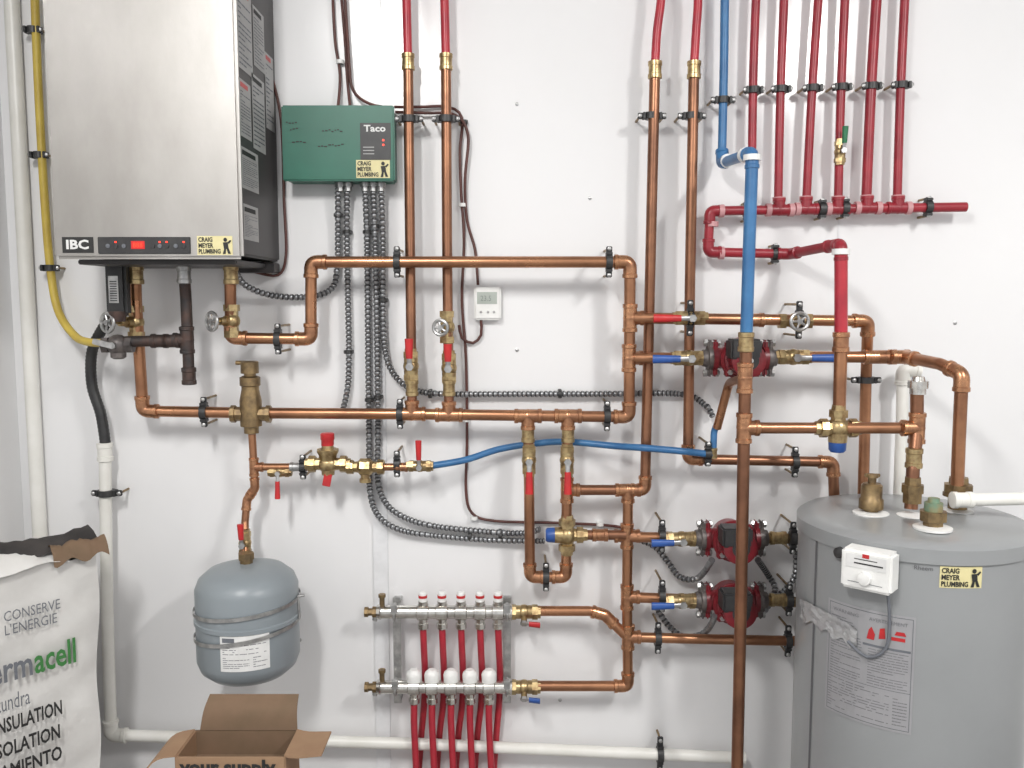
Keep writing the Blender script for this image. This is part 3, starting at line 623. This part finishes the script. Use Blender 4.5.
g=G();g.ball(q,.023,PUMPD);g.lathe(q-X*.032,X,[(0,.018),(.014,.018),(.014,.014),(.05,.014),(.05,.018),(.064,.018)],PUMPD,6);g.lathe(q,-Z,[(0,.017),(.026,.016),(.03,.010)],PUMPD,14);mk('body',g,o)
g=G();g.cyl(q,q-Y*.03,.007,STEEL,10);g.box(q-Y*.03+Vector((-.018,0,.004)),(.045,.004,.012),STEEL,.0015,Matrix.Rotation(.25,3,'Y'));mk('lever_handle',g,o)
g=G();g.sweep(catmull([P(*p) for p in((34,-25,.03),(38,80,.03),(44,190,.03),(50,265,.03),(58,310,.04),(74,335,.07),(88,342,.11),(106,343,.14))]),.0088,YEL,12);mk('gas_line',g,label='yellow coated flexible gas line beside the boiler',cat='gas line')
for px,py in((39,155),(50,268),(33,30)): clamp(px,py,.03,'v',.0088,.012)
g=G();w=catmull([P(*p) for p in((112,316,.06),(103,328,.055),(92,352,.05),(92,385,.045),(101,415,.045),(106,448,.045))],.004)
g.sweep(w,[.0115*(1.06 if i%2 else .97) for i in range(len(w))],BLACK,14);mk('drain_hose',g,label='black flexible condensate hose pushed into white pipe',cat='hose')
run([(105,444,.045),(107,600,.045),(111,735,.045),(420,744,.045),(745,758,.045)],'white plastic drain pipe running down and along the wall',r=.0135,m=WHITE,name='plastic_pipe',fm=WHITE,coups=[(105,452,.045,'U',WHITE)])
clamp(107,493,.045,'v',.0135,.022);clamp(660,754,.045,'h',.0135,.03)
# ---------------------------------------------------------------- expansion tank
q=P(248,617,.17);ER=.108;zt2=P(248,556,.12).z-q.z;zb2=P(248,676,.17).z-q.z
E=thing('expansion_tank','blue-grey steel expansion tank strapped to the wall','expansion tank',q+Z*zb2)
pr=[(zb2,.02),(zb2+.004,.05),(zb2+.014,.083),(zb2+.030,.101),(zb2+.050,ER),(-.002,ER),(0,ER+.003),(.008,ER+.003),(.010,ER),(zt2-.050,ER),(zt2-.030,.100),(zt2-.013,.080),(zt2-.004,.05),(zt2,.02)]
g=G();g.lathe(q,Z,pr,GREYT,64);mk('vessel',g,E,ang=50)
g=G();g.lathe(q+Z*(zt2-.002),Z,[(0,.014),(.01,.014),(.01,.017),(.024,.017),(.024,.012)],BRASSD,8);mk('inlet_nipple',g,E)
for zz,t in((.034,.02),(-.018,.03)):
    g=G();rs=[]
    for i in range(65):
        a=2*pi*i/64;e=Vector((cos(a),sin(a),0));c=q+Z*(zz+t*cos(a)*.5)+e*(ER+.003);rs.append([c+Z*.004,c+Z*.004+e*.0015,c-Z*.004+e*.0015,c-Z*.004])
    g.rings(rs,STEEL,False);mk('hanging_strap',g,E,label='galvanised steel strap')
g=G();g.box(Vector((q.x,-.03,q.z+.03)),(.10,.062,.03),STEEL,.002);g.cyl(q+Vector((ER+.004,-.01,.05)),q+Vector((ER+.006,-.01,.0)),.0028,STEEL,8);g.cyl(q+Vector((ER+.004,-.01,.05)),q+Vector((ER+.018,-.01,.052)),.0028,STEEL,8);mk('wall_bracket',g,E)
def fe(u,v,o=0.0):
    a=u/ER;return Vector((q.x+(ER+o)*sin(a),q.y-(ER+o)*cos(a),v))
u0,v1=hcyl(220,635,q.x,q.y,ER);u1,v0=hcyl(270,667,q.x,q.y,ER)
g=G();g.patch(fe,u0,u1,v0,v1,PAPER,.001,10);mk('rating_label',g,E,label='white printed label',fixn=False)
g=G();w=u1-u0;h=v1-v0;lines(g,fe,u0+w*.05,u0+w*.95,v0+h*.45,v0+h*.75,5,INKL);lines(g,fe,u0+w*.05,u0+w*.6,v0+h*.08,v0+h*.4,6,INKL);lines(g,fe,u0+w*.66,u0+w*.95,v0+h*.08,v0+h*.4,5,INKL);g.patch(fe,u0+w*.05,u0+w*.3,v0+h*.8,v0+h*.92,INKG,.0016,2);mk('label_print',g,E,fixn=False)
# ---------------------------------------------------------------- radiant manifold
dm=.07;qa=P(377,612,dm);qb=P(512,612,dm);qc=P(377,687,dm);qd=P(512,687,dm)
MF=thing('heating_manifold','nickel-plated underfloor heating manifold with five loops','manifold',((qa.x+qb.x)/2,-.05,qc.z))
xs=[P(x,612,dm).x for x in(423,442,461,480,498)]
xl2=[P(x,687,dm).x for x in(414,432,451,470,489)]
for zz,nm,x0,x1,xx in((qa.z,'supply_bar',qa.x,qb.x,xs),(qc.z,'return_bar',qc.x,qd.x,xl2)):
    g=G();g.lathe(Vector((x0,-dm,zz)),X,[(0,.016),(.008,.018),(.010,.015),(x1-x0-.012,.015),(x1-x0-.010,.019),(x1-x0,.019)],CHROME,20)
    for x in xx:g.lathe(Vector((x-.014,-dm,zz)),X,[(0,.0155),(.002,.0185),(.026,.0185),(.028,.0155)],CHROME,20)
    for x in xx:g.lathe(Vector((x,-dm,zz)),-Z,[(.012,.010),(.026,.010),(.026,.0125),(.038,.0125),(.038,.009)],CHROME,8)
    mk(nm,g,MF,label='nickel-plated distribution bar')
for px in(397,507):
    x=P(px,650,.04).x;g=G();zt3=P(px,598,.04).z;zb3=P(px,704,.04).z
    g.box(Vector((x,-.035,(zt3+zb3)/2)),(.018,.004,zt3-zb3),STEEL,.001)
    for zz in(qa.z,qc.z):
        g.box(Vector((x,-.052,zz)),(.018,.036,.006),STEEL,.001);g.torus(Vector((x,-dm,zz)),X,.0185,.0035,STEEL,20);g.box(Vector((x,-dm-.016,zz+.014)),(.014,.012,.02),STEEL,.001)
    for zz in(zt3-.01,zb3+.01):g.box(Vector((x,-.018,zz)),(.018,.036,.004),STEEL)
    mk('mounting_bracket',g,MF,label='galvanised steel bracket')
for x in xs:
    g=G();p=Vector((x,-dm,qa.z));g.lathe(p,Z,[(.012,.009),(.018,.009),(.018,.011),(.026,.011)],CHROME,8);g.lathe(p,Z,[(.026,.0095),(.046,.009),(.048,.006)],WHITEP,14);g.lathe(p,Z,[(.034,.0103),(.040,.0103)],REDH,14);mk('flow_meter',g,MF,label='white flow meter with red ring')
for x in xl2:
    g=G();p=Vector((x,-dm,qc.z));g.lathe(p,Z,[(.012,.012),(.014,.0165),(.030,.0175),(.036,.0155),(.042,.009)],WHITEP,18);mk('valve_cap',g,MF,label='white ribbed hand cap')
for zz,x0 in((qa.z,qa.x),(qc.z,qc.x)):
    g=G();p=Vector((x0,-dm,zz));g.lathe(p,-X,[(0,.013),(.010,.013),(.010,.009),(.02,.009),(.02,.012),(.028,.012)],BRASSD,8);g.lathe(p+X*.012,Z,[(.01,.006),(.035,.006),(.035,.0085),(.042,.0085)],BRASSD,10)
    g.lathe(p,-Z+X*-.3,[(0,.006),(.02,.006)],STEEL,10);mk('drain_cock',g,MF,label='small brass drain valve')
ball_valve(524,612,dm,'R','R',.036,REDH,r=.0115,stem=Vector((0,-.8,-.6)));ball_valve(524,687,dm,'R','R',.036,BLUEH,r=.0115,colour='blue',stem=Vector((0,-.8,-.6)))
TL='red floor-heating tube dropping from the manifold'
for i,px in enumerate((423,442,461,480,498)):
    e=(414,432,451,470,489)[i]
    pex([(px,626,dm),(px+1,650,.062),(px+2,675,.035),(px+1,705,.026),(e+7,740,.024),(e+4,800,.024),ground(e+4,800,.024)],TL,.0078)
    pex([(e,702,dm),(e,722,.07),(e+1,745,.072),(e+3,800,.072),ground(e+3,800,.072)],TL,.0080)
# ---------------------------------------------------------------- insulation sack
al=radians(48);U=Vector((cos(al),sin(al),0));N=Vector((sin(al),-cos(al),0))
ct=P(97,550,.25);corner=Vector((ct.x,ct.y,0))
WS=.335;DS=.09;HT=ct.z
S=thing('insulation_sack','white printed insulation sack standing in the corner','sack',corner-U*WS/2-N*DS/2)
g=G();n=18;mz=48
per=[]
for i in range(n+1):per.append((-WS+WS*i/n,0))
for i in range(1,4):per.append((0,-DS*i/4))
for i in range(n+1):per.append((-WS*i/n,-DS))
for i in range(1,4):per.append((-WS,-DS+DS*i/4))
rows=[]
for j in range(mz+1):
    z=HT*j/mz;row=[]
    for k,(u,w) in enumerate(per):
        bul=.005*sin(9*z+u*14)+.003*sin(31*z+u*9)+.002*sin(57*u+12*z)+.0018*sin(70*z-40*u)
        us=u-.035*(1-z/HT)*(1+u/WS)+.004*sin(22*z)
        row.append(corner+U*us+N*(w+ (bul if 0<k<n else 0))+Z*(z+(.010*sin(u*30) if j==mz else 0)))
    rows.append(row)
g.rings(rows,SACK);sb=mk('printed_body',g,S,ang=60)
fsk=lambda u,v,o=0.0: corner+U*u+N*(.0122+o)+Z*v
def skp(px,py):
    r=ray(px,py);p0=corner+N*.0122;t=(p0-CAM).dot(N)/r.dot(N);p=CAM+r*t;return (p-corner).dot(U),p.z
for s,pl_,pr_,py,h,m_,b,mul in(("CONSERVE",3,60,608,.020,INKG,0,1),("L'ENERGIE",4,57,622,.020,INKG,0,1),("tundra",0,30,703,.032,INKG,0,1.13),("INSULATION",0,62,713,.028,INK,.025,10/9),("ISOLATION",0,60,737,.028,INK,.025,9/8),("AISLAMIENTO",0,62,758,.028,INK,.025,1.46)):
    u,v=skp(pr_,py);ul,_=skp(pl_,py)
    text(s,fsk,u,v,h,m_,sb,right=True,bold=b,w=(u-ul)*mul)
u,v=skp(76,661);ul,_=skp(34,661);mk('lettering',textg('acell',fsk,u,v,.050,INKGR,right=True,bold=.02,w=u-ul),sb,fixn=False,label='green lettering')
u2,_=skp(32,661);u3,_=skp(0,661);text('therm',fsk,u2,v,.050,INKG,sb,right=True,bold=.02,w=(u2-u3)*2.1)
def crumple(name,m,u0,u1,w0,w1,h0,h1,amp,seed,lab,skirt=0):
    rnd=random.Random(seed);g=G();k=g.mi(m);A_=[];nx,ny=22,8
    for i in range(nx+1):
        row=[]
        for j in range(ny+1):
            s=j/ny;uu=u0+(u1-u0)*i/nx
            z=HT+h0+(h1-h0)*sin(pi*s)+amp*(rnd.random()-.5)+amp*.6*sin(i*.5+j*.6)
            if j==0 and skirt: z=HT-skirt*(.5+.5*sin(i*.55+1))
            row.append(g.bm.verts.new(corner+U*uu+N*(w0+(w1-w0)*s+amp*.4*(rnd.random()-.5))+Z*z))
        A_.append(row)
    for i in range(nx):
        for j in range(ny):g.bm.faces.new((A_[i][j],A_[i+1][j],A_[i+1][j+1],A_[i][j+1])).material_index=k
    mk(name,g,S,label=lab,ang=70)
crumple('sack_lip',SACK,-WS,-.06,.016,-DS-.01,.0,.024,.010,4,'crumpled white sack lip',.01)
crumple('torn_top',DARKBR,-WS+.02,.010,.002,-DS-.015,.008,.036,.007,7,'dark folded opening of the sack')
crumple('torn_flap',CARDD,-.09,.018,.018,-.03,.0,.026,.005,9,'brown torn paper flap',.014)
# ---------------------------------------------------------------- cardboard box
q=P(230,757,.47);bx,bz=q.x,q.z;dp=.10;by=-.42;w_=.20;t=.004
K=thing('cardboard_box','open brown cardboard box with spread flaps','box',(bx,by,0))
g=G()
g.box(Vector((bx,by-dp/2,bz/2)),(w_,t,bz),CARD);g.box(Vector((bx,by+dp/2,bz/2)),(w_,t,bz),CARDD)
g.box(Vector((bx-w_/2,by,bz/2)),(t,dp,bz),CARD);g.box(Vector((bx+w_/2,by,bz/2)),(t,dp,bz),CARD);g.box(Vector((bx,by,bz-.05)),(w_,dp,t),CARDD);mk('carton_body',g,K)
def flap(a,b,off,skew=0,m=CARD,curl=0.0):
    g=G();nrm=(b-a).cross(off).normalized();k=(b-a)*skew;rs=[]
    for i in range(7):
        s=i/6;o_=off*s+nrm*curl*sin(pi*s)+nrm*.006*s*sin(4*s);rs.append([a+o_+k*s,b+o_-k*s*1.4,b+o_-k*s*1.4+nrm*.003,a+o_+k*s+nrm*.003])
    g.rings(rs,m);return g
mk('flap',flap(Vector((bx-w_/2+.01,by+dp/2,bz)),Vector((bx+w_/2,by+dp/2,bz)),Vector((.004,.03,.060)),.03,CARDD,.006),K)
mk('flap',flap(Vector((bx-w_/2,by-dp/2,bz)),Vector((bx-w_/2,by+dp/2,bz)),Vector((-.055,-.02,-.020)),.05,CARD,.006),K)
mk('flap',flap(Vector((bx+w_/2,by+dp/2,bz)),Vector((bx+w_/2,by-dp/2,bz)),Vector((.070,-.015,.010)),.05,CARD,-.008),K)
fk=pmap(Vector((bx,by-dp/2-t/2,0)),X,-Y);text('your supply',fk,-.093,bz-.030,.026,INK,K,w=.178,bold=.04)
# ---------------------------------------------------------------- lights
def area(loc,rot,sx,sy,e,col=(1,1,1)):
    L=bpy.data.lights.new('ceiling_light','AREA');L.shape='RECTANGLE';L.size=sx;L.size_y=sy;L.energy=e;L.color=col
    o=bpy.data.objects.new('ceiling_light',L);sc.collection.objects.link(o);o.location=loc;o.rotation_euler=rot
area((-.55,-1.9,2.66),(radians(15),0,0),.16,.9,54,(1,.985,.96))
area((1.3,-1.9,2.66),(radians(15),0,0),.14,.7,52,(1,.985,.96))
w=bpy.data.worlds.new('w');sc.world=w;w.use_nodes=True;w.node_tree.nodes['Background'].inputs[0].default_value=(.89,.90,.92,1);w.node_tree.nodes['Background'].inputs[1].default_value=.90
cd=bpy.data.cameras.new('cam');cd.sensor_width=36;cd.lens=36*F/1024;co=bpy.data.objects.new('camera',cd);sc.collection.objects.link(co);co.location=CAM;co.rotation_euler=(radians(90)-PIT,0,0);sc.camera=co
